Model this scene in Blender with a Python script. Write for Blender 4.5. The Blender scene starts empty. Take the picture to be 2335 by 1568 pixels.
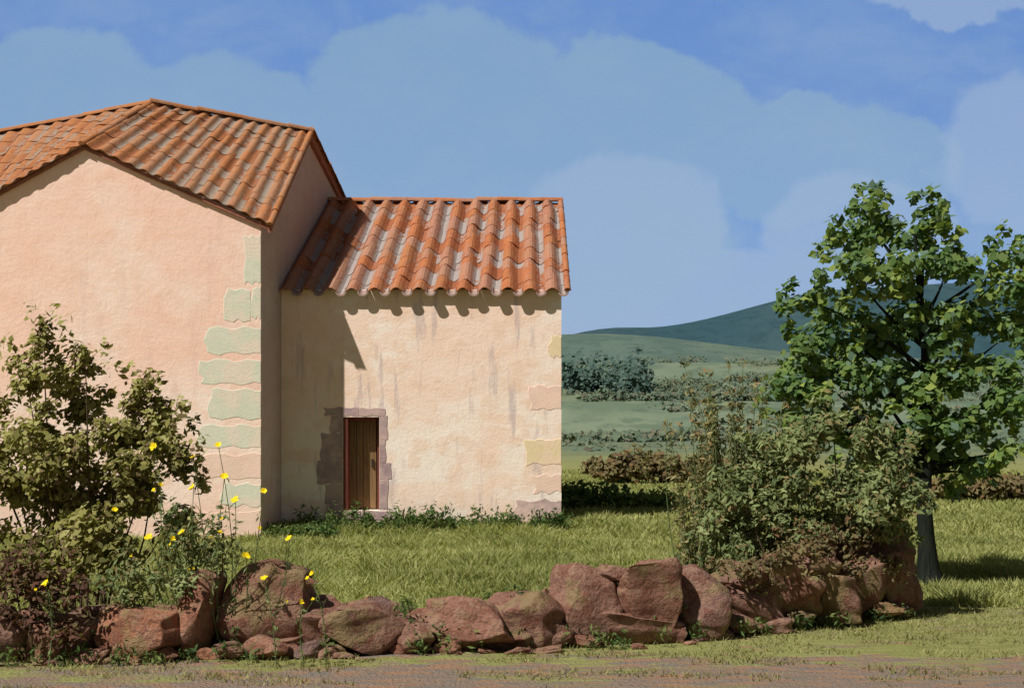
import bpy, math, random, bmesh
import numpy as np
from mathutils import Vector, noise as mnoise
random.seed(7); rng=np.random.default_rng(7)
scene=bpy.context.scene
scene.view_settings.view_transform='Standard'
scene.view_settings.look='None'
scene.view_settings.exposure=0
SUNDIR=Vector((1.43,1.30,-2.38)).normalized()

# ------------------------------------------------------------ helpers
def link(o,parent=None):
    scene.collection.objects.link(o)
    if parent is not None: o.parent=parent
    return o
def mesh_obj(name,verts,faces,mat=None,parent=None,col=None,smooth=False):
    me=bpy.data.meshes.new(name)
    verts=np.asarray(verts,dtype=np.float32)
    if isinstance(faces,np.ndarray):
        n,k=faces.shape
        me.vertices.add(len(verts)); me.vertices.foreach_set('co',verts.ravel())
        me.loops.add(n*k); me.loops.foreach_set('vertex_index',faces.astype(np.int32).ravel())
        me.polygons.add(n); me.polygons.foreach_set('loop_start',np.arange(0,n*k,k,dtype=np.int32))
        me.update(calc_edges=True); me.validate()
    else:
        me.from_pydata([tuple(map(float,v)) for v in verts],[],faces); me.update()
    if col is not None:
        a=me.attributes.new('tint','FLOAT_COLOR','POINT')
        c=np.ones((len(verts),4),dtype=np.float32); c[:,:3]=np.asarray(col,dtype=np.float32)[:,:3]
        a.data.foreach_set('color',c.ravel())
    if mat: me.materials.append(mat)
    if smooth: me.polygons.foreach_set('use_smooth',[True]*len(me.polygons))
    o=bpy.data.objects.new(name,me)
    return link(o,parent)
def thing(name,label,cat,loc=(0,0,0),group=None):
    e=bpy.data.objects.new(name,None); e.empty_display_size=.2; e.location=loc
    e['label']=label; e['category']=cat
    if group: e['group']=group
    return link(e)
class NT:
    def __init__(s,tree): s.t=tree; s.n=tree.nodes; s.l=tree.links
    def new(s,typ,**kw):
        n=s.n.new(typ)
        for k,v in kw.items(): setattr(n,k,v)
        return n
    def put(s,sock,v):
        if isinstance(v,bpy.types.NodeSocket): s.l.new(v,sock)
        else:
            if sock.type=='RGBA' and len(v)==3: v=(*v,1)
            sock.default_value=v
    def math(s,op,a,b=None,c=None,clamp=False):
        n=s.new('ShaderNodeMath',operation=op,use_clamp=clamp)
        s.put(n.inputs[0],a)
        if b is not None: s.put(n.inputs[1],b)
        if c is not None: s.put(n.inputs[2],c)
        return n.outputs[0]
    def mix(s,f,a,b,blend='MIX'):
        n=s.new('ShaderNodeMix',data_type='RGBA',blend_type=blend)
        s.put(n.inputs[0],f); s.put(n.inputs[6],a); s.put(n.inputs[7],b)
        return n.outputs[2]
    def rng(s,v,a,b,c=0.,d=1.,smooth=True):
        n=s.new('ShaderNodeMapRange'); 
        if smooth: n.interpolation_type='SMOOTHSTEP'
        s.put(n.inputs[0],v); s.put(n.inputs[1],a); s.put(n.inputs[2],b); s.put(n.inputs[3],c); s.put(n.inputs[4],d)
        return n.outputs[0]
    def noise(s,vec,scale,detail=3,rough=.55,stretch=None,dist=0):
        if stretch:
            m=s.new('ShaderNodeMapping'); s.put(m.inputs[0],vec); m.inputs[3].default_value=stretch; vec=m.outputs[0]
        n=s.new('ShaderNodeTexNoise'); s.put(n.inputs['Vector'],vec)
        n.inputs['Scale'].default_value=scale; n.inputs['Detail'].default_value=detail; n.inputs['Roughness'].default_value=rough; n.inputs['Distortion'].default_value=dist
        return n.outputs['Fac']
def new_mat(name):
    m=bpy.data.materials.new(name); m.use_nodes=True; t=NT(m.node_tree)
    t.n.clear(); out=t.new('ShaderNodeOutputMaterial'); b=t.new('ShaderNodeBsdfPrincipled')
    b.inputs['Roughness'].default_value=.9
    b.inputs['Specular IOR Level'].default_value=.08
    t.l.new(b.outputs[0],out.inputs[0]); t.b=b; t.out=out
    t.pos=t.new('ShaderNodeNewGeometry').outputs['Position']
    return m,t
def bump(t,h,strength,dist):
    n=t.new('ShaderNodeBump'); n.inputs['Strength'].default_value=strength; n.inputs['Distance'].default_value=dist
    t.put(n.inputs['Height'],h); t.l.new(n.outputs[0],t.b.inputs['Normal'])
def tint(t):
    a=t.new('ShaderNodeAttribute',attribute_name='tint'); s=t.new('ShaderNodeSeparateColor'); t.l.new(a.outputs['Color'],s.inputs[0])
    return s.outputs

# ------------------------------------------------------------ materials
def plaster(name,base,light,stain,greyk=.35,patch=.5):
    m,t=new_mat(name)
    n1=t.noise(t.pos,.55,4); n2=t.noise(t.pos,3.2,5,.6); n3=t.noise(t.pos,2.2,4,.6,stretch=(2.6,2.6,.35)); n4=t.noise(t.pos,14,4,.65)
    n5=t.noise(t.pos,1.7,3,.5,stretch=(.7,.7,1.8),dist=.6)
    sx=t.new('ShaderNodeSeparateXYZ'); t.l.new(t.pos,sx.inputs[0])
    c=t.mix(t.rng(t.math('SUBTRACT',n1,t.math('MULTIPLY',t.math('SUBTRACT',sx.outputs[2],2.5),.04)),.38,.62),base,light)
    c=t.mix(t.math('MULTIPLY',t.rng(n5,.48,.56),patch*.5),c,(base[0]*.98,base[1]*.88,base[2]*.80))
    c=t.mix(t.math('MULTIPLY',t.rng(n2,.5,.62),patch*.6),c,(base[0]*.92,base[1]*.84,base[2]*.74))
    c=t.mix(t.math('MULTIPLY',t.rng(n3,.54,.68),greyk),c,stain)
    low=t.rng(t.math('ADD',sx.outputs[2],t.math('MULTIPLY',n2,.9)),.4,1.2,1,0)
    c=t.mix(t.math('MULTIPLY',low,.35),c,(stain[0]*1.05,stain[1]*.85,stain[2]*.75))
    c=t.mix(t.math('MULTIPLY',t.rng(n4,.45,.75),.12),c,(base[0]*.7,base[1]*.66,base[2]*.62))
    t.put(t.b.inputs['Base Color'],c)
    bump(t,t.math('ADD',t.noise(t.pos,22,5,.65),t.math('MULTIPLY',n2,1.5)),.3,.022)
    return m
M_wall=plaster('peach_plaster',(.96,.66,.54),(.97,.78,.67),(.70,.50,.44),.2)
M_wallside=plaster('shade_grey_plaster',(.54,.43,.42),(.60,.50,.48),(.40,.33,.33),.4,.6)  # shaded side wall: its shade is put into a darker, greyer plaster colour
M_wall2=plaster('cream_plaster',(.96,.74,.61),(.98,.86,.76),(.54,.44,.44),.6,.8)

def stonemat(name,base,var,wall=(.95,.69,.57),k=.5):
    m,t=new_mat(name)
    n=t.noise(t.pos,4.5,5,.65); n2=t.noise(t.pos,30,4,.6); n3=t.noise(t.pos,2.3,4,.6)
    c=t.mix(t.rng(n,.3,.7),base,var); c=t.mix(t.math('MULTIPLY',t.rng(n3,.42,.60),k),c,wall)
    c=t.mix(t.math('MULTIPLY',t.rng(n2,.5,.7),.15),c,(base[0]*.6,base[1]*.6,base[2]*.6))
    t.put(t.b.inputs['Base Color'],c); bump(t,t.math('ADD',n,n2),.25,.02); return m
M_qgreen=stonemat('pale_green_stone',(.66,.69,.54),(.76,.72,.59),k=.45)
M_qpink=stonemat('pink_stone',(.88,.61,.50),(.84,.64,.51),k=.6)
M_qochre=stonemat('ochre_stone',(.80,.65,.36),(.86,.69,.47),k=.5)
M_qmauve=stonemat('mauve_stone',(.44,.32,.31),(.60,.44,.40),k=.4)
M_surround=stonemat('door_surround_stone',(.36,.25,.265),(.48,.35,.34),k=.3)

def tilemat(name,d,l,li_col,lk):
    m,t=new_mat(name)
    s=tint(t)
    n=t.noise(t.pos,9,5,.65); n2=t.noise(t.pos,1.3,3); n3=t.noise(t.pos,16,4,.65)
    c=t.mix(s[0],d,l)
    c=t.mix(t.math('MULTIPLY',t.rng(n,.42,.62),.6),c,(.45,.19,.085))
    c=t.mix(t.math('MULTIPLY',t.rng(n2,.45,.62),.5),c,(.39,.18,.08))
    lf=t.math('ADD',t.math('MULTIPLY',n3,.8),t.math('MULTIPLY',s[2],.35))
    lf=t.math('ADD',lf,t.math('MULTIPLY',n2,.2))
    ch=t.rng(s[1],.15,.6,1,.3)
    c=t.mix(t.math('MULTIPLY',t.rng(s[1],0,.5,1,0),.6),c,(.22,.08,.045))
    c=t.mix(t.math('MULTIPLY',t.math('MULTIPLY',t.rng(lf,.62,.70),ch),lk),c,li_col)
    t.put(t.b.inputs['Base Color'],c); t.b.inputs['Roughness'].default_value=1.; bump(t,t.math('ADD',n,n3),.6,.02); return m
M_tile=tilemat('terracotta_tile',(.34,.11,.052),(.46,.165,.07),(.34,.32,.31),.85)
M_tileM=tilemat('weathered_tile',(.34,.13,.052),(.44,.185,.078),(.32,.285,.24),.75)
def simple(name,c1,c2,scale=8,stretch=None,rough=.8,b=.4):
    m,t=new_mat(name); n=t.noise(t.pos,scale,5,.6,stretch=stretch)
    t.put(t.b.inputs['Base Color'],t.mix(t.rng(n,.3,.7),c1,c2)); t.b.inputs['Roughness'].default_value=rough
    bump(t,n,b,.02); return m
M_soffit=simple('roof_edge_mortar',(.36,.15,.10),(.26,.10,.07))
M_frame=simple('red_brown_wood',(.13,.04,.03),(.19,.065,.045),10,(4,4,.5))
M_door=simple('tan_door_wood',(.17,.10,.05),(.27,.175,.085),7,(9,9,.5))
M_iron=simple('dark_iron',(.03,.03,.03),(.06,.04,.03),30)
M_bark=simple('dark_bark',(.012,.016,.013),(.026,.030,.022),12,(3,3,.5),.95,.9)
M_twig=simple('brown_twig',(.07,.05,.03),(.11,.08,.05),12,None,.9)
M_gstem=simple('green_stem',(.09,.13,.05),(.14,.18,.07),12)

def leafmat(name,dark,mid,light,accent=None,trans=.3):
    m,t=new_mat(name); s=tint(t)
    n=t.noise(t.pos,1.6,3)
    f=t.math('ADD',t.math('MULTIPLY',s[0],.55),t.math('MULTIPLY',s[1],.5))
    f=t.math('ADD',f,t.math('MULTIPLY',t.math('SUBTRACT',n,.5),.7))
    c=t.mix(t.rng(f,.05,.5),dark,mid); c=t.mix(t.rng(f,.5,.95),c,light)
    if accent is not None: c=t.mix(t.math('MULTIPLY',t.rng(s[2],.78,.86),.8),c,accent)
    t.put(t.b.inputs['Base Color'],c); t.b.inputs['Roughness'].default_value=.75
    t.b.inputs['Specular IOR Level'].default_value=.08
    tr=t.new('ShaderNodeBsdfTranslucent'); t.put(tr.inputs[0],t.mix(1.,c,(1.,1.1,.5),'MULTIPLY'))
    mx=t.new('ShaderNodeMixShader'); mx.inputs[0].default_value=trans
    t.l.new(t.b.outputs[0],mx.inputs[1]); t.l.new(tr.outputs[0],mx.inputs[2]); t.l.new(mx.outputs[0],t.out.inputs[0])
    return m
M_ltree=leafmat('tree_leaf',(.07,.14,.05),(.16,.25,.08),(.32,.39,.10),(.17,.27,.22),.42)
M_lbush=leafmat('olive_leaf',(.13,.13,.045),(.33,.31,.10),(.49,.47,.20),(.20,.13,.08),.38)
M_lgrey=leafmat('grey_green_leaf',(.09,.12,.055),(.19,.24,.10),(.32,.36,.16),(.26,.19,.09))
M_lstalk=leafmat('dry_stalk_leaf',(.10,.13,.06),(.22,.24,.11),(.36,.31,.15),(.33,.19,.09))
M_lred=leafmat('bramble_leaf',(.07,.04,.03),(.15,.085,.06),(.22,.20,.08),(.18,.08,.06))
M_lbrown=leafmat('brown_scrub_leaf',(.08,.065,.04),(.19,.15,.075),(.25,.23,.10),(.19,.10,.05))
M_lfar=leafmat('far_wood_leaf',(.045,.08,.075),(.075,.125,.105),(.12,.17,.13),None,.1)
M_lfar2=leafmat('hill_scrub_leaf',(.08,.12,.09),(.115,.155,.105),(.165,.20,.125),(.16,.14,.10),.1)
M_weed=leafmat('weed_leaf',(.04,.08,.03),(.10,.16,.05),(.19,.24,.08),None)
M_grass=leafmat('meadow_grass',(.20,.225,.075),(.34,.365,.13),(.50,.50,.22),(.44,.35,.21),.35)
M_tramp=leafmat('path_grass',(.17,.17,.06),(.28,.27,.11),(.40,.37,.17),(.38,.27,.17),.3)
M_petal=simple('yellow_petal',(.82,.60,.01),(.88,.68,.02),20,None,.6)

# ------------------------------------------------------------ ground
def sst(a,b,x):
    t=np.clip((x-a)/(b-a),0,1); return t*t*(3-2*t)
def gz(x,y):
    return .2*sst(22.7,24.0,y)+.025*np.sin(x*1.7+y*.9)*sst(12,14,y)*(1-sst(20,22,y))
def axis(a,b,n0,far,k):
    core=list(np.linspace(a,b,n0)); s=(b-a)/n0; out=[]; v=b
    while v<far: s*=k; v+=s; out.append(v)
    lo=[]; s=(b-a)/n0; v=a
    while v>-far: s*=k; v-=s; lo.append(v)
    return np.array(lo[::-1]+core+out)
gx=axis(-12,12,90,3500,1.35); gy=axis(4,34,120,3500,1.35)
X,Y=np.meshgrid(gx,gy); Z=gz(X,Y)
V=np.stack([X.ravel(),Y.ravel(),Z.ravel()],1)
def gridfaces(ny,nx):
    i=np.arange(ny-1)[:,None]*nx+np.arange(nx-1)[None,:]
    return np.stack([i,i+1,i+nx+1,i+nx],-1).reshape(-1,4)
m,t=new_mat('ground_soil_and_grass')
sx=t.new('ShaderNodeSeparateXYZ'); t.l.new(t.pos,sx.inputs[0]); gxx,gyy=sx.outputs[0],sx.outputs[1]
nA=t.noise(t.pos,1.1,4,.6,stretch=(.6,1.5,1)); nB=t.noise(t.pos,5,5,.65,stretch=(.6,1.6,1)); nC=t.noise(t.pos,.12,4); nD=t.noise(t.pos,28,4,.6)
nE=t.noise(t.pos,2.6,3,.6,stretch=(.5,1.8,1))
grass=t.mix(t.rng(nB,.35,.65),(.21,.22,.07),(.30,.30,.11))
grass=t.mix(t.math('MULTIPLY',t.rng(nC,.4,.6),.5),grass,(.32,.33,.12))
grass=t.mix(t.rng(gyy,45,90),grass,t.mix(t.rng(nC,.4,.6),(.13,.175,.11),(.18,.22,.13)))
dirt=t.mix(t.rng(nB,.42,.58),(.34,.205,.13),(.21,.19,.165))
dirt=t.mix(t.math('MULTIPLY',t.rng(nE,.46,.54),.7),dirt,(.25,.195,.16))
dirt=t.mix(t.math('MULTIPLY',t.rng(nD,.52,.62),.35),dirt,(.38,.21,.11))
dirt=t.mix(t.math('MULTIPLY',t.rng(nA,.52,.60),.45),dirt,(.27,.24,.12))
edge=t.math('ADD',gyy,t.math('MULTIPLY',t.math('SUBTRACT',nA,.5),5.5))
edge=t.math('ADD',edge,t.math('MULTIPLY',t.math('SUBTRACT',nE,.5),4.4))
edge=t.math('ADD',edge,t.math('MULTIPLY',t.math('SUBTRACT',nB,.5),2.4))
edge=t.math('SUBTRACT',edge,t.math('MULTIPLY',gxx,.05))
f=t.math('MULTIPLY',t.rng(edge,11.1,11.5),t.rng(nE,.66,.58,.25,1.))
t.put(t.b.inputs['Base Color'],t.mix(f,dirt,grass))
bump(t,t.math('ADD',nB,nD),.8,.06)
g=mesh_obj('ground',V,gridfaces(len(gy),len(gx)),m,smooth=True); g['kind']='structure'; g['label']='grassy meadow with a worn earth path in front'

# ------------------------------------------------------------ hills
def hill(name,label,x0,x1,y0,y1,nx,ny,fn,mat):
    xs=np.linspace(x0,x1,nx); ys=np.linspace(y0,y1,ny); X,Y=np.meshgrid(xs,ys); Z=fn(X,Y)
    o=mesh_obj(name,np.stack([X.ravel(),Y.ravel(),Z.ravel()],1),gridfaces(ny,nx),mat,smooth=True)
    o['kind']='structure'; o['label']=label; return o
def hillmat(name,a,b,c,sc,d=None,k=.6):
    m,t=new_mat(name)
    n=t.noise(t.pos,sc,5,.6,stretch=(1,.45,1)); n2=t.noise(t.pos,sc*6,5,.65,stretch=(1,.5,1)); n3=t.noise(t.pos,sc*2.1,4,.6,stretch=(.5,.6,1))
    n4=t.noise(t.pos,sc*22,5,.7,stretch=(.7,.4,1))
    cc=t.mix(t.rng(n,.4,.6),a,b); cc=t.mix(t.math('MULTIPLY',t.rng(n2,.47,.60),k),cc,c)
    if d: cc=t.mix(t.math('MULTIPLY',t.rng(n3,.48,.60),.8),cc,d)
    cc=t.mix(t.math('MULTIPLY',t.rng(n4,.50,.60),.55),cc,(c[0]*.75,c[1]*.78,c[2]*.78))
    t.put(t.b.inputs['Base Color'],cc); t.b.inputs['Roughness'].default_value=1; return m
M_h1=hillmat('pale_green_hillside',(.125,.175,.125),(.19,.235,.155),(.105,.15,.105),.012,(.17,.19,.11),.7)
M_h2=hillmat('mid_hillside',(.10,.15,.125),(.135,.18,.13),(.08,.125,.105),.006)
M_h3=hillmat('haze_blue_hill',(.032,.075,.095),(.042,.083,.095),(.030,.068,.088),.003)  # aerial haze is put into this hill's bluish base colour
def f1(X,Y):
    p=sst(70,420,Y)*15*(1+.10*np.sin(X/37+1)+.07*np.sin(X/17+Y/60))+2.0*np.sin(Y/22+X/60)*sst(90,160,Y)
    return p*(1-sst(430,560,Y))-.3
hill('hill','pale green rolling hillside with scattered scrub',-260,420,66,560,160,120,f1,M_h1)
def f2(X,Y):
    r=57-11*sst(40,190,X)+3*np.sin(X/60)
    return (r*sst(480,940,Y))*(1-sst(980,1300,Y))-.5
hill('hill','mid-green hill sloping gently down',-900,1400,470,1300,140,60,f2,M_h2)
def f3(X,Y):
    r=134+ 66*sst(180,480,X)-60*sst(900,1700,X)+6*np.sin(X/90)
    r=r*sst(-350,170,X)
    return r*sst(1400,2100,Y)*(1-sst(2150,2900,Y))-.5
hill('hill','hazy blue distant hill',-1500,3000,1350,2900,200,50,f3,M_h3)

# ------------------------------------------------------------ world
w=bpy.data.worlds.new('World'); scene.world=w; w.use_nodes=True
t=NT(w.node_tree); t.n.clear()
out=t.new('ShaderNodeOutputWorld'); bg=t.new('ShaderNodeBackground'); t.l.new(bg.outputs[0],out.inputs[0]); bg.inputs[1].default_value=.1
tc=t.new('ShaderNodeTexCoord').outputs['Generated']
sp=t.new('ShaderNodeSeparateXYZ'); t.l.new(tc,sp.inputs[0]); dx,dy,dz=sp.outputs
yy=t.math('MAXIMUM',dy,.05); u0=t.math('DIVIDE',dx,yy); v0=t.math('DIVIDE',dz,yy)
cb=t.new('ShaderNodeCombineXYZ'); t.l.new(u0,cb.inputs[0]); t.l.new(v0,cb.inputs[1]); uv=cb.outputs[0]
na=t.noise(uv,9,5,.6); nb=t.noise(uv,11.7,5,.6,dist=.3); nf=t.noise(uv,30,5,.6); ng=t.noise(uv,6,4,.6,stretch=(1,2,1)); nh=t.noise(uv,14,5,.62,stretch=(1,1.6,1),dist=.4)
u=t.math('ADD',u0,t.math('MULTIPLY',t.math('SUBTRACT',na,.5),.10))
v=t.math('ADD',v0,t.math('MULTIPLY',t.math('SUBTRACT',nb,.5),.065))
def blobs(L):
    r=None
    for a,b,rx,ry in L:
        p=t.math('POWER',t.math('ABSOLUTE',t.math('DIVIDE',t.math('SUBTRACT',u,a),rx)),2)
        q=t.math('POWER',t.math('ABSOLUTE',t.math('DIVIDE',t.math('SUBTRACT',v,b),ry)),2)
        e=t.math('SUBTRACT',1,t.math('ADD',p,q))
        r=e if r is None else t.math('MAXIMUM',r,e)
    return r
e1=blobs([(-.049,.222,.099,.068),(-.329,.218,.10,.06),(-.221,.19,.12,.065),(.087,.222,.088,.05),(-.08,.13,.24,.09),(.21,.185,.10,.045)])
e2=blobs([(.081,.135,.066,.056),(.24,.126,.072,.05),(.358,.185,.07,.055),(.318,.30,.08,.02),(.15,.085,.17,.04)])
m1=t.rng(e1,-.08,.18); m2=t.rng(e2,-.12,.28)
S=10.
def C(r,g,b): return (r*S,g*S,b*S)
base=t.mix(t.rng(v0,.04,.30),C(.22,.38,.69),C(.13,.265,.62))
base=t.mix(t.math('MULTIPLY',nf,.35),base,C(.19,.34,.64))
c=t.mix(t.math('MULTIPLY',m1,.8),base,t.mix(t.rng(v0,.1,.26),C(.25,.405,.62),C(.245,.40,.58)))
c=t.mix(t.math('MULTIPLY',m2,.65),c,C(.34,.455,.66))
c=t.mix(t.math('MULTIPLY',t.rng(ng,.42,.66),.3),c,C(.28,.42,.63))
c=t.mix(t.math('MULTIPLY',t.rng(nh,.45,.65),.22),c,C(.30,.43,.60))
sky=t.new('ShaderNodeTexSky',sky_type='NISHITA'); sky.sun_disc=False
el=math.asin(-SUNDIR.z); sky.sun_elevation=el; sky.sun_rotation=math.atan2(-SUNDIR.x,-SUNDIR.y)
cloudy=t.mix(t.rng(t.noise(tc,2.2,4,.55),.40,.60,.2,.8),t.mix(1.,sky.outputs[0],(.30,.29,.27),'MULTIPLY'),C(.14,.14,.145))
fr=t.math('MAXIMUM',t.rng(dz,.29,.38),t.rng(dy,.75,.92,1,0))
c=t.mix(fr,t.mix(.1,c,sky.outputs[0]),cloudy)
t.l.new(c,bg.inputs[0])

sl=bpy.data.lights.new('sun','SUN'); sl.energy=5.0; sl.angle=math.radians(.6); sl.color=(1,.955,.88)
so=bpy.data.objects.new('sun',sl); so.rotation_euler=SUNDIR.to_track_quat('-Z','Y').to_euler(); link(so)

# ------------------------------------------------------------ roof tiles
def tiles(P00,P10,P01,P11,ncol,nrow,amp,step=.03,thick=.09,slab0=.03,lichen=1.,deep=.45,rv=.28,shk=.03):
    P00,P10,P01,P11=[np.array(p,float) for p in (P00,P10,P01,P11)]
    nrm=np.cross(P10-P00,P01-P00); nrm/=np.linalg.norm(nrm)
    if nrm[2]<0: nrm=-nrm
    def pt(u,v): return (P00*(1-u)+P10*u)*(1-v)+(P01*(1-u)+P11*u)*v
    V=[];F=[];Cc=[]
    K=9
    ps=np.linspace(0,1,K)
    def prof(p):
        if p<.58: return amp*math.sin(math.pi*p/.58)
        return -deep*amp*math.sin(math.pi*(p-.58)/.42)
    for i in range(ncol):
        cw=random.uniform(-.25,.25)
        for j in range(nrow):
            r=min(1,max(0,random.gauss(.5,rv)+cw)); li=random.random()*lichen; off=random.uniform(-.005,.006); tilt=random.uniform(-.008,.008); sh=random.uniform(-shk,shk)
            v0=j/nrow; v1=(j+1)/nrow
            if j>0: v0-=random.uniform(-.25,.35)/nrow
            elif j==0: v0-=random.uniform(0,.12)/nrow
            b=len(V)
            for (vv,h,k0) in ((v0,0,0),(v0,step,1),(v1+.35/nrow*(j<nrow-1),-.004,1)):
                for p in ps:
                    uu=(i+p+sh*math.sin(math.pi*p))/ncol
                    hh=prof(p)+h+off+tilt*p
                    if k0==0: hh=prof(p)*.9-.008
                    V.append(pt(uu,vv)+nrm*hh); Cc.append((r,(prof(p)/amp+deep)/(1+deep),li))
            for row in range(2):
                for k in range(K-1):
                    a=b+row*K+k; F.append((a,a+1,a+1+K,a+K))
    b=len(V); dn=amp*deep+.02
    q=[pt(.0,slab0),pt(1.,slab0),pt(1,1),pt(0,1)]
    for p in q: V.append(p-nrm*dn); Cc.append((.3,.3,0))
    for p in q: V.append(p-nrm*(dn+thick)); Cc.append((.3,.3,0))
    F+= [(b,b+1,b+2,b+3),(b+4,b+7,b+6,b+5)]+[(b+k,b+4+k,b+4+(k+1)%4,b+(k+1)%4) for k in range(4)]
    return V,F,Cc
def caps(A,B,rad,length,V,F,Cc,up=(0,0,1),arc=math.pi):
    A=Vector(A);B=Vector(B); d=(B-A); L=d.length; d.normalize(); n=max(1,round(L/length)); side=d.cross(Vector(up)).normalized(); upv=side.cross(d)
    for i in range(n):
        j1=Vector((0,0,random.uniform(-.014,.014)))
        a=A+d*(L*i/n-.03)+j1; bb=A+d*(L*(i+1)/n+.02)+j1; r=random.random(); li=random.random()
        b=len(V); K=8
        for (p,ra) in ((a,rad*1.06),(bb,rad*.92)):
            for k in range(K+1):
                th=-(arc-math.pi)/2+arc*k/K
                V.append(p+side*math.cos(th)*ra+upv*math.sin(th)*ra); Cc.append((r,.8,li))
        for k in range(K): F.append((b+k,b+k+1,b+K+2+k,b+K+1+k))
        F.append(tuple(b+k for k in range(K+1)))
def roof_join(name,parent,parts,mat,label=None):
    V=[];F=[];C=[]
    for (v,f,c) in parts:
        o=len(V); V+=list(v); F+=[tuple(x+o for x in ff) for ff in f]; C+=list(c)
    o=mesh_obj(name,[tuple(x) for x in V],F,mat,parent,C)
    if label: o['label']=label
    return o

# ------------------------------------------------------------ main house
main=thing('chapel','peach plastered stone building with red tiled cross roof','house',(0,0,0))
def wx(y): return -4.025+.128*(y-22.8)
def quad_wall(name,polys,mat,parent):
    V=[];F=[]
    for p in polys:
        b=len(V); V+=p; F.append(tuple(range(b,b+len(p))))
    return mesh_obj(name,V,F,mat,parent)
w_=quad_wall('wall',[
 [(-11,22.8,-.1),(wx(22.8),22.8,-.1),(wx(22.8),22.8,5.09),(-6.87,22.8,6.36),(-11,22.8,4.08)],
 [(wx(30.5),30.5,-.1),(-11,30.5,-.1),(-11,30.5,5.2),(wx(30.5),30.5,5.38)],
 [(-11,30.5,-.1),(-11,22.8,-.1),(-11,22.8,4.08),(-11,25.8,6.4),(-11,30.5,5.2)]],M_wall,main)
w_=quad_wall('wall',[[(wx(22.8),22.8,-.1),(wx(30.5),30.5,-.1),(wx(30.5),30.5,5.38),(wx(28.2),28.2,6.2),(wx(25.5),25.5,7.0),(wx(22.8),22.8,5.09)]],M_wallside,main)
w_['label']='gable wall in shade, the shade also put into its greyer plaster colour'
P1=(-6.85,22.70,6.325);P4=(-3.86,22.70,5.05);P3=(-3.60,25.5,7.09);P2=(-6.18,24.37,7.35)
L=(-11.2,22.70,3.95);T=(-12.3,26.1,6.58)
pb=(-3.02,30.7,5.40);pm=(-6.0,30.7,5.5);pl=(-12.3,30.7,5.3)
kw=dict(step=.008,rv=.16,shk=.06)
parts=[tiles(P1,P4,P2,P3,13,8,.03,**kw),tiles(L,P1,T,P2,20,8,.03,lichen=.7,**kw),
       tiles(pm,pb,P2,P3,10,8,.04,**kw),tiles(pl,pm,T,P2,16,8,.04,**kw)]
V=[];F=[];Cc=[]
caps(P2,P3,.075,.42,V,F,Cc); caps(T,P2,.07,.42,V,F,Cc); caps((P1[0],P1[1],P1[2]-.01),P2,.06,.42,V,F,Cc)
caps(P4,P3,.055,.42,V,F,Cc); caps((P3[0],P3[1],P3[2]),pb,.07,.42,V,F,Cc)
parts.append((V,F,Cc))
roof_join('roof',main,parts,M_tileM,'weathered orange clay tile roof with grey lichen')
def board(A,B,h,th,mat,name,parent,drop=.0):
    A=Vector(A);B=Vector(B); d=(B-A).normalized(); s=d.cross(Vector((0,0,1))).normalized()*th
    V=[];
    for p in (A,B):
        for (a,b) in ((0,0),(1,0),(1,1),(0,1)): V.append(p+s*(a-.5)-Vector((0,0,drop+h*b)))
    return mesh_obj(name,[tuple(v) for v in V],[(0,1,2,3),(7,6,5,4),(0,4,5,1),(1,5,6,2),(2,6,7,3),(3,7,4,0)],mat,parent)
board((P4[0]-.02,P4[1]+.03,P4[2]-.02),(P3[0]-.02,P3[1],P3[2]-.02),.12,.05,M_soffit,'verge_board',main)
board((P3[0]-.02,P3[1],P3[2]-.02),(pb[0]-.02,pb[1],pb[2]-.02),.12,.05,M_soffit,'verge_board',main)
board((P1[0],22.765,P1[2]-.03),(P4[0]-.05,22.765,P4[2]-.03),.05,.04,M_soffit,'eave_board',main)
board((L[0],22.765,L[2]-.03),(P1[0],22.765,P1[2]-.03),.05,.04,M_soffit,'eave_board',main)

def block(name,x0,x1,z0,z1,yf,depth,mat,parent,jit=.03,jl=1.,jr=0.):
    n=9; pts=[]; ph=random.uniform(0,6)
    def wob(i): return (math.sin(i*1.3+ph)+random.uniform(-.6,.6))*jit*.5
    for i in range(n): pts.append((x0+(x1-x0)*i/n, z0+wob(i)))
    for i in range(4): pts.append((x1+wob(i+3)*jr, z0+(z1-z0)*i/4))
    for i in range(n): pts.append((x1-(x1-x0)*i/n, z1+wob(i+2)))
    for i in range(4): pts.append((x0+wob(i)*jl*1.6, z1-(z1-z0)*i/4))
    N=len(pts); cx=(x0+x1)/2; cz=(z0+z1)/2
    V=[(p[0],yf,p[1]) for p in pts]+[(p[0]+(.015 if p[0]<cx else -.015)*(1 if (p[0]<cx and jl) or (p[0]>cx and jr) else .05),yf-depth,cz+(p[1]-cz)*.95) for p in pts]
    F=[(i,(i+1)%N,N+(i+1)%N,N+i) for i in range(N)]+[tuple(range(N,2*N))]
    return mesh_obj(name,V,F,mat,parent)
cx=wx(22.8)
for i,(x0,z0,z1,mt) in enumerate(((-4.30,4.10,4.88,M_qgreen),(-4.18,3.55,4.06,M_qgreen),(-4.62,3.50,4.02,M_qgreen),(-4.90,2.98,3.40,M_qgreen),(-5.0,2.5,2.88,M_qgreen),
        (-4.85,1.94,2.42,M_qgreen),(-5.03,1.48,1.84,M_qgreen),(-5.08,.98,1.38,M_qpink),(-4.66,.54,.90,M_qgreen),(-4.92,.06,.46,M_qpink))):
    block('cornerstone',x0,cx-.004 if i!=2 else cx-.17,z0,z1,22.803,.007+.0005*(i%3),mt,main,.045)

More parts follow.
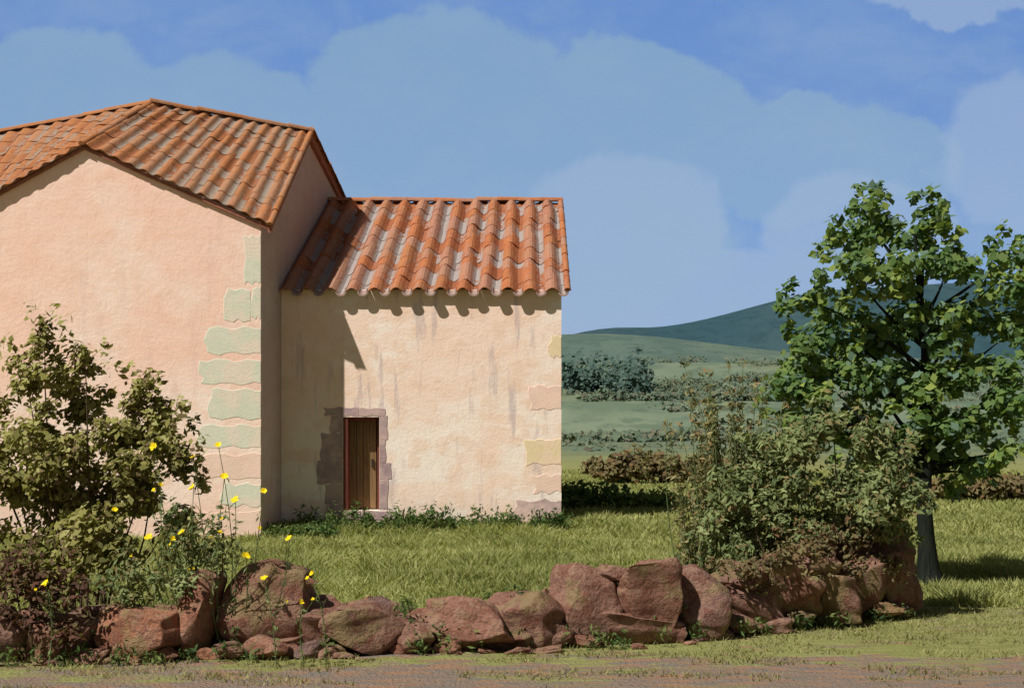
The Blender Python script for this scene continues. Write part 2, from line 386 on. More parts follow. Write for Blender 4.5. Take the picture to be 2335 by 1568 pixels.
# ------------------------------------------------------------ annex
ann=thing('cottage','low cream plastered annex with red tiled roof and small door','house',(0,0,0))
YF=23.9; AL=wx(YF)+.004; AR=.83; TOP=4.11
dl,dr,dzb,dzt=-2.84,-2.23,.40,1.97; REC=.38
W=[ [(AL,YF,0),(dl,YF,0),(dl,YF,TOP),(AL,YF,TOP)],
    [(dr,YF,0),(AR,YF,0),(AR,YF,TOP),(dr,YF,TOP)],
    [(dl,YF,dzt),(dr,YF,dzt),(dr,YF,TOP),(dl,YF,TOP)],
    [(dl,YF,0),(dr,YF,0),(dr,YF,dzb),(dl,YF,dzb)],
    [(dl,YF,dzb),(dl,YF+REC,dzb),(dl,YF+REC,dzt),(dl,YF,dzt)],
    [(dr,YF,dzb),(dr,YF,dzt),(dr,YF+REC,dzt),(dr,YF+REC,dzb)],
    [(dl,YF,dzt),(dl,YF+REC,dzt),(dr,YF+REC,dzt),(dr,YF,dzt)],
    [(dl,YF,dzb),(dr,YF,dzb),(dr,YF+REC,dzb),(dl,YF+REC,dzb)],
    [(AR,YF,0),(AR,30.1,0),(AR,30.1,4.13),(AR,27,5.90),(AR,YF,TOP)],
    [(AR,30.1,0),(-3.05,30.1,0),(-3.05,30.1,4.13),(AR,30.1,4.13)]]
quad_wall('wall',W,M_wall2,ann)
EY=23.78; EZ=4.075; AMP=.075
parts=[tiles((-3.89,EY,EZ),(.93,EY,EZ),(-3.47,27,6.06),(.91,27,6.06),13,9,AMP,step=.008,slab0=.06,deep=.8,rv=.16,thick=.05,shk=.05),
       tiles((-3.0,30.3,4.06),(.93,30.3,4.06),(-3.47,27,6.06),(.91,27,6.06),11,9,.06)]
V=[];F=[];Cc=[]
caps((-3.45,27,6.07),(.95,27,6.07),.075,.40,V,F,Cc)
caps((.93,EY,EZ+.02),(.92,27,6.08),.055,.36,V,F,Cc)
parts.append((V,F,Cc))
V=[];F=[];Cc=[]
for i in range(13):
    c0=-3.89+4.82*(i+.79)/13+random.uniform(-.01,.01); b=len(V); K=8; r_=random.random(); ex=random.uniform(.03,.08)
    for y,zz,ra in ((EY-ex,EZ-.075,.092),(EY+.16,EZ+.03,.09)):
        for rr in (ra,ra-.03):
            for k in range(K+1):
                th=math.pi+math.pi*k/K; V.append((c0+math.cos(th)*rr,y,zz+.06+math.sin(th)*rr*.85)); Cc.append((r_,.35,.9))
    n_=K+1
    for k in range(K):
        F.append((b+k,b+k+1,b+2*n_+k+1,b+2*n_+k)); F.append((b+n_+k,b+n_+k+1,b+3*n_+k+1,b+3*n_+k)); F.append((b+k,b+k+1,b+n_+k+1,b+n_+k))
parts.append((V,F,Cc))
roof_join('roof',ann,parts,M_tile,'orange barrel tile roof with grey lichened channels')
door=bpy.data.objects.new('door',None); link(door,ann)
def box(name,x0,x1,y0,y1,z0,z1,mat,parent,bev=.006):
    V=[(x,y,z) for x in (x0,x1) for y in (y0,y1) for z in (z0,z1)]
    o=mesh_obj(name,V,[(0,1,3,2),(4,6,7,5),(0,4,5,1),(2,3,7,6),(0,2,6,4),(1,5,7,3)],mat,parent)
    if bev: md=o.modifiers.new('b','BEVEL'); md.width=bev; md.segments=2
    return o
V=[];F=[]
n=4; wd=(dr-dl-.16)/n
for i in range(n):
    a=dl+.08+i*wd+.003; bq=a+wd-.006; b=len(V)
    V+=[(x,y,z) for x in (a,bq) for y in (YF+REC-.05-.004*(i%2),YF+REC-.01) for z in (dzb+.02,dzt-.07)]
    F+=[tuple(b+k for k in f) for f in ((0,1,3,2),(4,6,7,5),(0,4,5,1),(2,3,7,6),(0,2,6,4),(1,5,7,3))]
mesh_obj('leaf',V,F,M_door,door)
box('frame',dl+.002,dl+.08,YF+.02,YF+REC-.002,dzb+.002,dzt-.002,M_frame,door)
box('frame',dr-.06,dr-.002,YF+REC-.1,YF+REC-.002,dzb+.002,dzt-.002,M_frame,door)
box('frame',dl+.082,dr-.062,YF+.12,YF+REC-.002,dzt-.07,dzt-.002,M_frame,door)
box('handle',dr-.16,dr-.13,YF+REC-.09,YF+REC-.055,1.12,1.26,M_iron,door,.004)
sur=[(-3.16,-2.58,1.99,2.13,1,0),(-2.578,-2.12,1.99,2.12,0,1),(-3.06,dl-.004,1.70,1.995,1,0),(-3.22,dl-.004,1.24,1.705,1,0),(-3.28,dl-.004,.84,1.245,1,0),(-3.15,dl-.004,.5,.845,1,0),(-3.12,dl-.004,.22,.505,1,0),
     (dr+.004,-2.08,1.58,1.995,0,1),(dr+.004,-2.11,1.2,1.585,0,1),(dr+.004,-2.02,.92,1.205,0,1),(dr+.004,-2.07,.42,.925,0,1),(dl,-2.03,.24,.395,0,1)]
for i,s in enumerate(sur): block('surround_stone',*s[:4],YF+.003,.009+.0012*(i%3),M_surround,ann,.02,s[4],s[5])
for (x0,x1,z0,z1,mt) in ((.62,.825,2.98,3.34,M_qochre),(.30,.825,2.1,2.5,M_qpink),(.22,.825,1.17,1.6,M_qochre),(.02,.825,.22,.58,M_qmauve),(.35,.825,.7,1.0,M_qpink)):
    block('cornerstone',x0,x1,z0,z1,YF+.003,.008,mt,ann,.05)

# ------------------------------------------------------------ stone wall
def ico(n):
    bm=bmesh.new(); bmesh.ops.create_icosphere(bm,subdivisions=n,radius=1)
    v=np.array([x.co[:] for x in bm.verts]); f=np.array([[q.index for q in p.verts] for p in bm.faces]); bm.free(); return v,f
IV,IF=ico(5)
def rock(c,s,tl=.22):
    v=IV.copy()
    def cut(v,n,d):
        e=v@n-d; e=.5*(e+np.sqrt(e*e+.0006))
        return v-e[:,None]*n[None,:]*.98
    for ax in range(3):
        for sg in (-1,1):
            n=np.zeros(3); n[ax]=sg; n+=rng.normal(0,.30,3); n/=np.linalg.norm(n); v=cut(v,n,rng.uniform(.48,.72))
    for _ in range(12):
        n=rng.normal(size=3); n/=np.linalg.norm(n); v=cut(v,n,rng.uniform(.48,.74))
    ph=rng.uniform(0,9,6)
    lay=np.sin(v[:,[2]]*rng.uniform(7,12)+v[:,[0]]*rng.uniform(-4,4)+ph[3])
    v=v*(1+.05*np.sin(v[:,[0]]*6+ph[0])*np.sin(v[:,[1]]*5+ph[1])+.035*np.tanh(lay*3))
    v/=np.abs(v).max(0)
    a=rng.uniform(-.4,.4); R=np.array([[math.cos(a),-math.sin(a),0],[math.sin(a),math.cos(a),0],[0,0,1]])
    b=rng.uniform(-tl,tl); R2=np.array([[math.cos(b),0,math.sin(b)],[0,1,0],[-math.sin(b),0,math.cos(b)]])
    return (v*np.array(s))@R2.T@R.T+np.array(c)
path=np.array([(-6.5,10.9),(-4.03,11.3),(-.79,11.85),(1.26,12.35),(2.6,13.2),(4.0,14.15)])
tops=[(-6.5,.5),(-4.0,.42),(-3.2,.40),(-2.75,.42),(-2.55,.66),(-2.3,.6),(-2.1,.7),(-1.75,.64),(-1.6,.48),(-.85,.46),(-.72,.24),(-.6,.44),(.3,.50),(.45,.60),(.95,.70),(1.2,.66),(1.6,.6),(2.2,.62),(3.0,.78),(3.6,.9),(3.95,.7)]
def py_(x): return np.interp(x,path[:,0],path[:,1])
def top_(x): return np.interp(x,[a for a,b in tops],[b for a,b in tops])
V=[];F=[];Cc=[];o=0
def addrock(c,s,tone=None,tl=.22):
    global o
    v=rock(c,s,tl); V.append(v); F.append(IF+o); o+=len(v)
    k=np.clip(rng.normal(.45,.3),0,1) if tone is None else tone
    Cc.append(np.tile([k,rng.random(),rng.random()],(len(v),1)))
big=[(-4.9,.25,.4,.3,.3),(-4.2,.2,.36,.26,.4),(-3.62,.18,.30,.2,.5),(-3.02,.20,.40,.24,1.),(-2.55,.34,.18,.36,.9),(-2.02,.34,.38,.42,.5),(-1.58,.18,.24,.26,.5),(-1.22,.25,.34,.26,.4),(-.86,.14,.22,.2,.25),
     (-.38,.22,.40,.28,.6),(.14,.25,.34,.26,.4),(.70,.32,.36,.32,.5),(1.14,.38,.30,.34,.6),(1.10,.10,.40,.18,.7),(1.62,.32,.34,.30,.35),(2.08,.24,.34,.28,.6),(2.5,.34,.34,.32,.3),(2.95,.25,.34,.28,.55),(3.3,.40,.32,.36,.3),(3.7,.30,.30,.34,.4),(3.68,.62,.24,.24,.2),(2.1,.52,.24,.15,.4),(2.8,.60,.28,.16,.3),(.3,.12,.24,.14,.2),(-1.9,.08,.3,.12,.6),(-.1,.07,.3,.1,.3)]
for (bx,cz,sx_,sz_,k) in big: addrock((bx,py_(bx)+rng.uniform(-.07,.07),cz-.03),(sx_*1.16,.28,sz_*1.16),k,.22)
x=-6.3
while x<3.9:
    s=rng.uniform(.2,.34); tp_=top_(x)
    addrock((x,py_(x)+rng.uniform(.18,.4),tp_*.38),(s,rng.uniform(.18,.26),tp_*.52))
    if rng.random()<.35: addrock((x+rng.uniform(-.1,.1),py_(x)+rng.uniform(-.02,.2),tp_-.08),(rng.uniform(.14,.26),.15,rng.uniform(.06,.1)))
    x+=s*rng.uniform(.9,1.3)
for _ in range(24):
    x=rng.uniform(-5,4.0); s=rng.uniform(.08,.15); addrock((x,py_(x)-rng.uniform(.14,.26),rng.uniform(.01,.1)),(s*1.4,s*.9,s*.7))
for _ in range(16):
    x=rng.uniform(-5,4.1); s=rng.uniform(.04,.09); addrock((x,py_(x)-rng.uniform(.26,.42),s*.2),(s*1.5,s,s*.5))
m,t=new_mat('purple_brown_stone'); s=tint(t)
n1=t.noise(t.pos,5,5,.65); n2=t.noise(t.pos,22,5,.7); n3=t.noise(t.pos,2.4,3); n4=t.noise(t.pos,7,4,.6,dist=.5)
c=t.mix(s[0],(.19,.11,.09),(.41,.18,.10)); c=t.mix(t.math('MULTIPLY',s[1],.35),c,(.25,.18,.17))
c=t.mix(t.math('MULTIPLY',t.rng(n1,.47,.53),.6),c,(.36,.22,.155)); c=t.mix(t.math('MULTIPLY',t.rng(n4,.52,.56),.6),c,(.19,.075,.05))
c=t.mix(t.math('MULTIPLY',t.rng(n2,.50,.64),.45),c,(.12,.07,.055))
c=t.mix(t.math('MULTIPLY',t.rng(t.math('ADD',t.math('MULTIPLY',n1,.5),t.math('MULTIPLY',n3,.5)),.52,.58),.5),c,(.25,.215,.09))
t.put(t.b.inputs['Base Color'],c); bump(t,t.math('ADD',t.math('ADD',n1,n2),n4),1.,.045)
sw=mesh_obj('stone_wall',np.concatenate(V),np.concatenate(F),m,None,np.concatenate(Cc))
sw['label']='tumbled low dry stone wall of reddish purple rocks'; sw['category']='stone wall'

# ------------------------------------------------------------ foliage
TOSUN=np.array([-.35,-.45,.8])
def leaves(clumps,size,aspect=.5,up=.3,shell=.35):
    P=[];G=[];Hh=[];Nn=[]
    for (x,y,z,rx,ry,rz,n) in clumps:
        n=int(n); d=rng.normal(size=(n,3)); d/=np.linalg.norm(d,axis=1,keepdims=True)
        r=(shell+(1-shell)*rng.random(n)**.6)[:,None]
        r=r*(1+.22*np.sin(d[:,[0]]*5+x*9)*np.sin(d[:,[2]]*6+z*7))
        p=d*r*np.array([rx,ry,rz])+np.array([x,y,z]); P.append(p)
        G.append(np.full(n,rng.random())); Nn.append(d); Hh.append(rng.random(n))
    P=np.concatenate(P);G=np.concatenate(G);Nn=np.concatenate(Nn);Hh=np.concatenate(Hh); N=len(P)
    nr=Nn*.5+rng.normal(size=(N,3))*.55+TOSUN*up*1.6; nr/=np.linalg.norm(nr,axis=1,keepdims=True)
    a=np.cross(nr,rng.normal(size=(N,3))); a/=np.linalg.norm(a,axis=1,keepdims=True); b=np.cross(nr,a)
    s=(size*rng.uniform(.6,1.35,N))[:,None]
    v=np.stack([P-a*s,P+b*s*aspect+nr*s*.12,P+a*s,P-b*s*aspect+nr*s*.12],1).reshape(-1,3)
    f=np.arange(N*4).reshape(N,4)
    c=np.repeat(np.stack([rng.random(N),G,Hh],1),4,0)
    return v,f,c
def tubes(paths,K=7):
    V=[];F=[]
    for pts in paths:
        b=len(V); n=len(pts)
        for i,(p,r) in enumerate(pts):
            p=Vector(p); d=(Vector(pts[min(i+1,n-1)][0])-Vector(pts[max(i-1,0)][0])).normalized()
            s=d.cross(Vector((.3,1,.1))).normalized(); q=s.cross(d)
            for k in range(K):
                th=2*math.pi*k/K; rr=r*(1+.12*math.sin(th*2+i*1.3)); V.append(p+s*math.cos(th)*rr+q*math.sin(th)*rr)
        for i in range(n-1):
            for k in range(K): F.append((b+i*K+k,b+i*K+(k+1)%K,b+(i+1)*K+(k+1)%K,b+(i+1)*K+k))
    return [tuple(v) for v in V],F
def limb(a,b,r0,r1,sag=.08,n=5):
    a=Vector(a);b=Vector(b); w=Vector((random.uniform(-1,1),random.uniform(-1,1),random.uniform(-.3,.6)))*(b-a).length*sag
    return [(a.lerp(b,i/n)+w*math.sin(math.pi*i/n),r0+(r1-r0)*i/n) for i in range(n+1)]
# --- tree
tx,ty=4.68,16.0
tree=thing('tree','small round-crowned leafy green tree standing in the grass','tree',(0,0,0))
trunk=[((tx+.06,ty,-.05),.20),((tx+.04,ty,.06),.15),((tx+.0,ty,.25),.115),((tx-.02,ty,.6),.10),((tx-.05,ty,1.0),.095),((tx-.06,ty,1.4),.10),((tx-.03,ty,1.7),.08),((tx-.02,ty,2.2),.065),((tx-.03,ty,2.8),.05),((tx-.1,ty,3.4),.03),((tx-.15,ty,4.0),.015)]
tc_=[
 (4.03,4.38,.22,.26,130),(4.25,4.0,.44,.36,380),(4.74,4.18,.24,.28,150),(5.02,3.75,.44,.38,340),(3.70,3.98,.26,.22,110),
 (3.80,3.5,.38,.30,280),(4.45,3.5,.54,.38,520),(3.38,3.25,.32,.2,140),(5.38,3.45,.44,.36,300),(3.72,2.95,.46,.34,420),(4.35,2.9,.56,.42,640),(4.95,3.0,.54,.42,580),
 (5.55,2.85,.44,.4,380),(3.40,2.72,.34,.28,240),(3.50,2.35,.52,.32,520),(4.15,2.35,.56,.36,660),(4.85,2.35,.56,.38,620),(5.4,2.25,.48,.36,440),
 (3.30,1.95,.42,.26,360),(3.85,1.8,.44,.28,460),(4.5,1.85,.44,.26,340),(5.1,1.75,.48,.3,380),(5.5,1.55,.34,.26,210),(5.2,1.32,.28,.2,120),(3.05,2.25,.26,.18,100),(5.65,3.8,.26,.26,90),(3.95,1.45,.34,.18,160),(4.9,1.45,.28,.16,90)]
paths=[trunk]; cl=[]
for (x,z,rx,rz,n) in tc_:
    yo=random.uniform(-.6,.6)*max(0.2,1-abs(x-4.5)/1.8)
    for k in range(7):
        a=random.uniform(0,6.28); q=random.uniform(.15,.72)
        cl.append((x+math.cos(a)*rx*q,ty+yo+random.uniform(-.35,.35),z+math.sin(a)*rz*q,rx*.46,rx*.46,rz*.46,n*.16))
    for k in range(5):
        a=random.uniform(0,6.28); cl.append((x+math.cos(a)*rx*1.1,ty+yo+random.uniform(-.3,.3),z+math.sin(a)*rz*1.12,.10,.10,.12,18))
    hz=min(max(1.3,z-.75),3.3); k=(hz-1.0)/3
    paths.append(limb((tx-.05-.03*k,ty,hz),(x,ty+yo,z),.036-.018*min(1,k),.005,.07))
paths.append(limb((tx-.05,ty,1.0),(4.3,ty-.1,1.55),.065,.04,.04)); paths.append(limb((4.3,ty-.1,1.55),(3.7,ty-.1,2.1),.04,.015,.05))
v,f=tubes(paths,8); mesh_obj('trunk',v,f,M_bark,tree,smooth=True)
v,f,c=leaves(cl,.056,.7,.5,.12); mesh_obj('crown',v,f,M_ltree,tree,c)

def shrub(name,label,cat,cl,size,mat,root,asp=.45,stem=M_twig,group=None,up=.4,r0=.015,shell=.2,sprig=3,sr=.09,kk=1.):
    t_=thing(name,label,cat,(0,0,0),group)
    paths=[]; c2=[]
    for (x,y,z,rx,ry,rz,n) in cl:
        n=n*kk
        b=(root[0]+(x-root[0])*.25+random.uniform(-.05,.05),root[1]+(y-root[1])*.3,gz(root[0],root[1])-.03)
        paths.append(limb(b,(x,y,z+rz*.3),r0,.004,.08))
        for k in range(5):
            a=random.uniform(0,6.28); q=random.uniform(.2,.7)
            c2.append((x+math.cos(a)*rx*q,y+random.uniform(-.5,.5)*ry,z+math.sin(a)*rz*q,rx*.55,ry*.55,rz*.55,n*.2))
        for k in range(sprig):
            a=random.uniform(0,6.28); c2.append((x+math.cos(a)*rx*1.1,y+random.uniform(-.5,.5)*ry,z+math.sin(a)*rz*1.15,sr,sr,sr*1.1,max(6,n*.05)))
    v,f=tubes(paths,6); mesh_obj('branches',v,f,stem,t_,smooth=True)
    v,f,c=leaves(c2,size,asp,up,shell); mesh_obj('foliage',v,f,mat,t_,c); return t_
yb=12.5
L1=[(-4.07,2.62,.17,.24,150),(-4.27,2.30,.28,.22,260),(-3.74,2.42,.2,.18,150),(-3.93,2.1,.28,.28,380),(-3.31,2.12,.18,.2,160),(-3.15,1.85,.26,.26,330),(-2.97,1.65,.22,.24,240),
    (-3.5,1.70,.3,.22,340),(-3.97,1.68,.38,.3,600),(-4.4,1.75,.34,.28,420),(-4.36,1.33,.4,.34,620),(-3.72,1.25,.46,.38,800),(-3.15,1.32,.38,.34,600),(-4.1,.85,.48,.38,720),(-3.42,.85,.46,.38,720),(-2.98,.95,.3,.28,320),(-4.8,1.9,.3,.3,320),(-4.9,1.2,.4,.4,420)]
shrub('bush','tall ragged olive-green bush in front of the peach wall','bush',[(x,yb+random.uniform(-.25,.2),z,rx,rx,rz,n) for x,z,rx,rz,n in L1],.040,M_lbush,(-3.75,yb),.55,sprig=5,kk=1.6,up=.65)
L2=[(-4.0,.62,.4,.28,450),(-3.6,.45,.35,.28,380),(-4.2,.35,.4,.3,400),(-3.75,.75,.3,.2,240),(-3.5,.25,.26,.2,200)]
shrub('bramble','dark reddish bramble growing over the stones','bush',[(x,11.2+random.uniform(-.15,.15),z,rx,rx*.7,rz,n) for x,z,rx,rz,n in L2],.034,M_lred,(-3.8,11.25),.5)
L3=[(-2.95,.66,.25,.2,360),(-2.6,.84,.22,.2,280),(-2.35,.78,.18,.2,160),(-2.7,.56,.25,.16,300),(-3.2,.5,.2,.15,200),(-2.45,1.05,.16,.18,80),(-2.8,1.1,.15,.18,80)]
shrub('shrub','pale grey-green leafy weed clump beside the stones','bush',[(x,11.5+random.uniform(-.1,.1),z+.02,rx,rx,rz,n) for x,z,rx,rz,n in L3],.03,M_lgrey,(-2.7,11.7),.4,stem=M_gstem,kk=1.2,up=.6)
yr=13.75
L4=[(2.4,1.25,.40,.3,540),(2.85,1.5,.44,.32,620),(3.25,1.2,.44,.36,620),(2.6,.95,.45,.3,650),(3.35,1.65,.34,.28,340),(2.0,.85,.26,.26,220),(3.0,.85,.5,.28,650),(2.15,1.2,.2,.22,150),(3.6,1.05,.3,.34,360),(2.5,1.65,.24,.22,180),(3.05,1.85,.3,.22,220),(2.3,.7,.34,.24,320),(3.7,1.5,.28,.25,220),(3.45,.75,.4,.25,380)]
shrub('bush','broad grey-green bush spilling over the stone wall','bush',[(x,yr+random.uniform(-.25,.25),z,rx,rx,rz,n) for x,z,rx,rz,n in L4],.040,M_lgrey,(2.8,yr),.38,sprig=6,kk=1.9,up=.5)
L5=[(2.0,.58,.26,.14,200),(2.45,.68,.32,.18,300),(2.9,.75,.32,.2,300),(3.35,.85,.3,.22,300),(2.25,.42,.2,.12,100),(2.85,.45,.24,.16,160),(3.5,.6,.24,.2,180),(3.1,.5,.3,.2,200)]
shrub('creeper','dark creeper trailing over the wall stones','plant',[(x,float(py_(x))-.16+random.uniform(-.08,.08),z,rx,rx*.6,rz,n) for x,z,rx,rz,n in L5],.032,M_lbrown,(2.8,13.3),.45,kk=1.2)
st=thing('tall_weed','upright dry-tipped weed with feathery stalks','plant',(0,0,0))
paths=[];cl=[]
for i in range(80):
    bx=2.2+max(-.62,min(.6,random.gauss(0,.30))); lean=random.uniform(-.4,.3); h=random.uniform(1.2,2.55)-abs(bx-2.2)*1.3; yq=14.3+random.uniform(-.3,.3)
    h=max(.5,h); tpn=Vector((bx+lean*h*.5,yq,h)); paths.append(limb((bx,yq,0),tpn,.008,.003,.05))
    for k in range(13):
        q=Vector((bx,yq,0)).lerp(tpn,.3+.7*k/12); cl.append((q.x,q.y,q.z,.05,.05,.05,8))
v,f=tubes(paths,5); mesh_obj('stalks',v,f,M_gstem,st)
v,f,c=leaves(cl,.040,.28,.3,.2); mesh_obj('foliage',v,f,M_lstalk,st,c)

# --- mid distance
def scrub_obj(name,label,spec,size,mat,ysp,asp=.6):
    cl=[]
    for (x,y,z,rx,rz,n) in spec:
        for k in range(6):
            cl.append((x+random.uniform(-.7,.7)*rx,y+random.uniform(-ysp,ysp),z+random.uniform(-.4,.4)*rz,rx*.5,rx*.4,rz*.6,n/5))
    t_=thing(name,label,'bush',(0,0,0))
    paths=[limb((spec[len(spec)//2][0],spec[0][1],0),(s[0]+.1,s[1],s[2]),s[4]*.05,s[4]*.02) for s in spec]
    v,f=tubes(paths,5); mesh_obj('branches',v,f,M_twig,t_)
    v,f,c=leaves(cl,size,asp,.5,.2); mesh_obj('foliage',v,f,mat,t_,c); return t_
scrub_obj('shrub','dark green low shrub beside the annex',[(1.5,27.5,.45,.8,.35,700),(2.4,27.5,.35,.8,.28,600),(1.05,26.8,.35,.4,.3,350)],.06,M_weed,.3)
scrub_obj('shrub','rounded brownish scrub bush in the field',[(2.7,38,.55,.9,.5,900),(3.6,38,.75,1.0,.6,1000),(4.6,38.5,.6,1.0,.5,900),(5.6,39,.55,1.,.45,800),(6.6,39,.5,1,.4,600)],.08,M_lbrown,.4)
scrub_obj('hedge','low brown-green hedge across the field',[(9.3+i*.95,30+.2*i,.45,.7,.46,650) for i in range(5)]+[(7.2+i*.8,31,.35,.6,.35,420) for i in range(3)],.08,M_lbrown,.3)
def woods(name,label,items,size,mat):
    cl=[]
    for (x,y,z,rx,rz,n) in items: cl.append((x,y,z,rx,rx,rz,n))
    v,f,c=leaves(cl,size,.7,.5,.2); o_=mesh_obj(name,v,f,mat,None,c); o_['kind']='stuff'; o_['label']=label
def fz(x,y): return float(f1(np.array(float(x)),np.array(float(y))))
it=[]
for i in range(52):
    y=random.uniform(195,260); x=y*random.uniform(.033,.090); r=random.uniform(1.2,2.9); it.append((x,y,fz(x,y)+r*1.1,r*1.1,r*1.8,160))
woods('woodland','dark bluish grove on the hillside',it,.42,M_lfar)
it=[]
for i in range(340):
    y=random.uniform(80,410); x=random.uniform(.02,.40)*y
    if mnoise.noise(Vector((x*.04,y*.015,0)))<.0: continue
    r=random.uniform(.4,1.4)*(.5+y/300); it.append((x,y,fz(x,y)+r*.15,r*2.8,r*.5,70))
woods('scrub','scattered pale scrub over the hillside',it,.28,M_lfar2)
it=[]
for i in range(70):
    x=random.uniform(30,120); y=330-x*.3+random.uniform(-4,4); r=random.uniform(.9,1.7); it.append((x,y,fz(x,y)+r*.5,r*1.8,r*.9,60))
for i in range(60):
    y=random.uniform(225,262); x=y*random.uniform(.085,.19); r=random.uniform(.7,1.7); it.append((x,y,fz(x,y)+r*.5,r*1.8,r*.9,80))
for i in range(40):
    y=random.uniform(116,126); x=y*random.uniform(.03,.24); r=random.uniform(.5,1.1); it.append((x,y,fz(x,y)+r*.3,r*2.2,r*.65,90))
for i in range(40):
    y=random.uniform(158,166); x=y*random.uniform(.05,.3); r=random.uniform(.5,1.1); it.append((x,y,fz(x,y)+r*.4,r*2.,r*.8,80))
woods('scrub','soft olive hedgerow scrub on the slope',it,.3,M_lfar2)

# ------------------------------------------------------------ grass
def blades(X,Y,h,wd,lean=.5):
    N=len(X); z=gz(X,Y); a=rng.uniform(0,2*np.pi,N)
    dx=np.cos(a)*wd; dy=np.sin(a)*wd; lx=rng.normal(0,lean,N)*h; ly=rng.normal(0,lean,N)*h
    v=np.stack([np.stack([X-dx,Y-dy,z-.01],1),np.stack([X+dx,Y+dy,z-.01],1),np.stack([X+lx,Y+ly,z+h],1)],1).reshape(-1,3)
    patch=.5+.5*np.sin(X*1.3+np.sin(Y*1.1)*2)*np.sin(Y*.9+X*.4)
    c=np.repeat(np.stack([rng.random(N),np.clip(patch+rng.normal(0,.15,N),0,1),rng.random(N)*.86],1),3,0)
    return v,np.arange(N*3).reshape(N,3),c
def inside(X,Y):
    k=(np.abs(X)<Y*.40+.5)&~((X<wx(Y)+.02)&(Y>22.75))&~((X<.85)&(Y>23.85)&(X>-4))
    return k
N=200000
Y=12+ (rng.random(N)**.8)*12.5; X=rng.uniform(-.4,.42,N)*Y; k=inside(X,Y)&(Y>py_(X)+.25); X,Y=X[k],Y[k]
tuft=np.array([mnoise.noise(Vector((x*1.6,y*1.1,5.))) for x,y in zip(X,Y)])
v,f,c=blades(X,Y,rng.uniform(.04,.13,len(X))*(1+1.3*np.clip(tuft,-.5,.8)),.009+.0004*Y,.8)
o_=mesh_obj('grass',v,f,M_grass,None,c); o_['kind']='stuff'; o_['label']='sunlit yellow-green meadow grass'
N=60000
Y=24+rng.random(N)*24; X=rng.uniform(.03,.42,N)*Y; k=inside(X,Y); X,Y=X[k],Y[k]
v,f,c=blades(X,Y,rng.uniform(.04,.12,len(X)),.03,.8); o_=mesh_obj('grass',v,f,M_grass,None,c); o_['kind']='stuff'; o_['label']='field grass beyond the annex'
N=60000
Y=9.3+rng.random(N)*5.; X=rng.uniform(-.4,.42,N)*Y
pn=np.array([mnoise.noise(Vector((x*.8,y*2.4,3.)))+.6*mnoise.noise(Vector((x*2.4,y*5,1.))) for x,y in zip(X,Y)])
k=(Y<py_(X)+.1)|(X>4.05); k&=(pn+ (Y-11.4-.08*X)*.25>.0)&(rng.random(N)<.6); X,Y=X[k],Y[k]
v,f,c=blades(X,Y,rng.uniform(.012,.05,len(X)),.008,.9); o_=mesh_obj('grass',v,f,M_tramp,None,c); o_['kind']='stuff'; o_['label']='short trampled grass along the path'
cl=[]
for i in range(150):
    x=random.uniform(-3.75,1.0); h=random.choice([.08,.1,.14,.2]); 
    if -2.05<x<-1.0 or random.random()<.35: h*=1.4
    y=23.75-random.uniform(0,.35); cl.append((x,y,float(gz(x,y))+h*.6,.10,.08,h,26))
for i in range(60):
    x=random.uniform(-4.0,-2.8); y=23.6-random.uniform(0,.9); cl.append((x,y,.12,.16,.12,.13,30))
v,f,c=leaves(cl,.045,.35,.1,.1); o_=mesh_obj('weeds',v,f,M_weed,None,c); o_['kind']='stuff'; o_['label']='dark green weeds along the wall foot'
cl=[]
for i in range(210):
    x=random.uniform(-5,4); y=py_(x)+random.uniform(-.42,.3); cl.append((x,y,random.uniform(.02,.12) if y<py_(x)-.15 else random.uniform(.1,.42),.09,.09,.09,26))
v,f,c=leaves(cl,.03,.3,.1,.1); o_=mesh_obj('weeds',v,f,M_weed,None,c); o_['kind']='stuff'; o_['label']='small weeds sprouting among the stones'

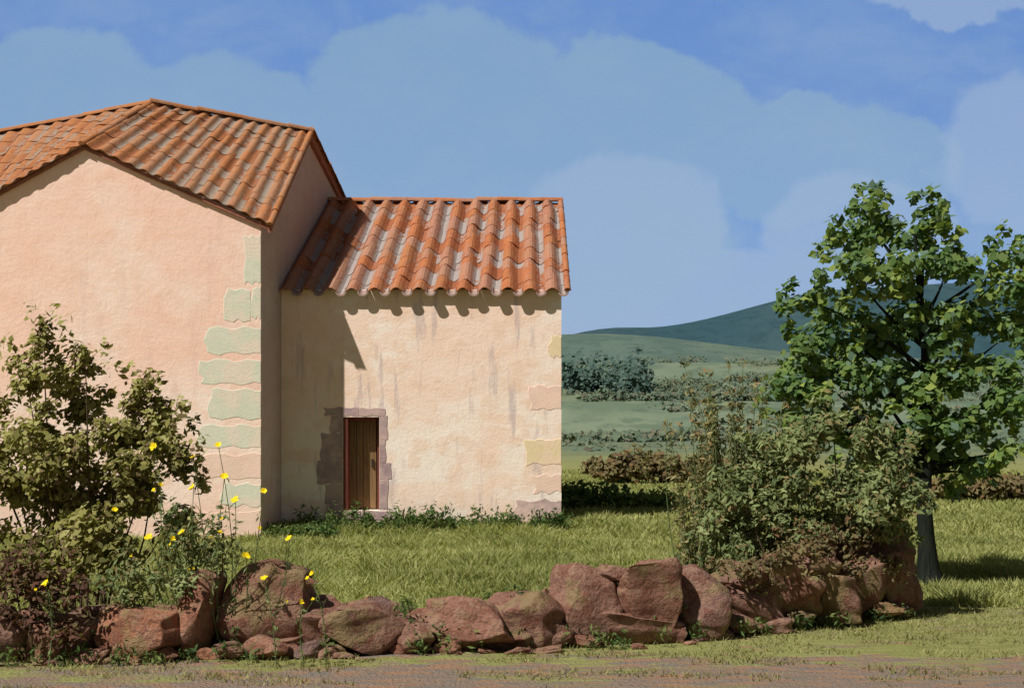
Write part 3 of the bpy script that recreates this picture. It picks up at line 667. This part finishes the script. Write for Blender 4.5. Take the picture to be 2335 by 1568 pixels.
# ------------------------------------------------------------ yellow wildflowers
fl=[(-2.37,1.70),(-2.32,1.45),(-2.23,1.26),(-2.55,1.36),(-2.82,1.38),(-2.86,1.69),(-2.57,1.61),(-2.64,1.0),(-2.73,.95),(-2.35,1.0),(-2.01,1.33),(-1.78,.95),(-1.94,.66),(-2.14,.81),(-1.57,.7),(-1.66,.47),(-3.66,.62),(-3.2,1.18),(-2.93,.95)]
for (x,z) in fl:
    low=z<.72
    yq=11.0 if low else 11.3+random.uniform(-.1,.05)
    root=(x*.55-2.45*.45+random.uniform(-.05,.05),yq+(.0 if low else .35),0)
    if low: root=(x+random.uniform(-.15,.15),yq,0)
    p=thing('wildflower','slender stemmed yellow wildflower by the stones','flower',(0,0,0),'yellow wildflowers by the stone wall')
    tipp=Vector((x*.985,yq,1.9+(z-1.9)*.98)); pts=limb(root,tipp,.006,.0025,.08,7)
    paths=[pts]; tips=[tipp]
    for k in range(2):
        q=pts[random.choice([4,5])][0]; e=q+Vector((random.uniform(-.12,.12),random.uniform(-.08,.08),random.uniform(.06,.16))); paths.append(limb(q,e,.004,.002)); 
        if random.random()<.4: tips.append(e)
    v,f=tubes(paths,5); mesh_obj('stem',v,f,M_gstem,p)
    cl=[(q[0].x,q[0].y,q[0].z,.04,.04,.05,5) for q in pts[1:-1]]
    v,f,c=leaves(cl,.03,.25,0,.2); mesh_obj('leaves',v,f,M_lgrey,p,c)
    V=[];F=[]
    for i,tq in enumerate(tips):
        R=random.uniform(.020,.036)*(1.1 if i==0 else .6); tilt=Vector((random.uniform(-.7,.6),random.uniform(-.9,-.1),random.uniform(.3,.9))).normalized(); a=tilt.cross(Vector((0,.3,1))).normalized(); bb=tilt.cross(a)
        for k in range(6):
            th=k*math.pi/3; d=a*math.cos(th)+bb*math.sin(th); s_=a*-math.sin(th)+bb*math.cos(th); b=len(V); cu=random.uniform(.2,.9)
            V+=[tuple(tq),tuple(tq+d*R*.7+s_*R*.5+tilt*R*cu*.7),tuple(tq+d*R*1.0+tilt*R*cu),tuple(tq+d*R*.7-s_*R*.5+tilt*R*cu*.7)]; F.append((b,b+1,b+2,b+3))
    mesh_obj('blossom',V,F,M_petal,p)

# ------------------------------------------------------------ camera
cam=bpy.data.cameras.new('camera'); cam.lens=50; cam.sensor_width=36; cam.clip_end=8000; cam.shift_y=.0754
co=bpy.data.objects.new('camera',cam); co.location=(0,0,1.9); co.rotation_euler=(math.pi/2,0,0); link(co); scene.camera=co
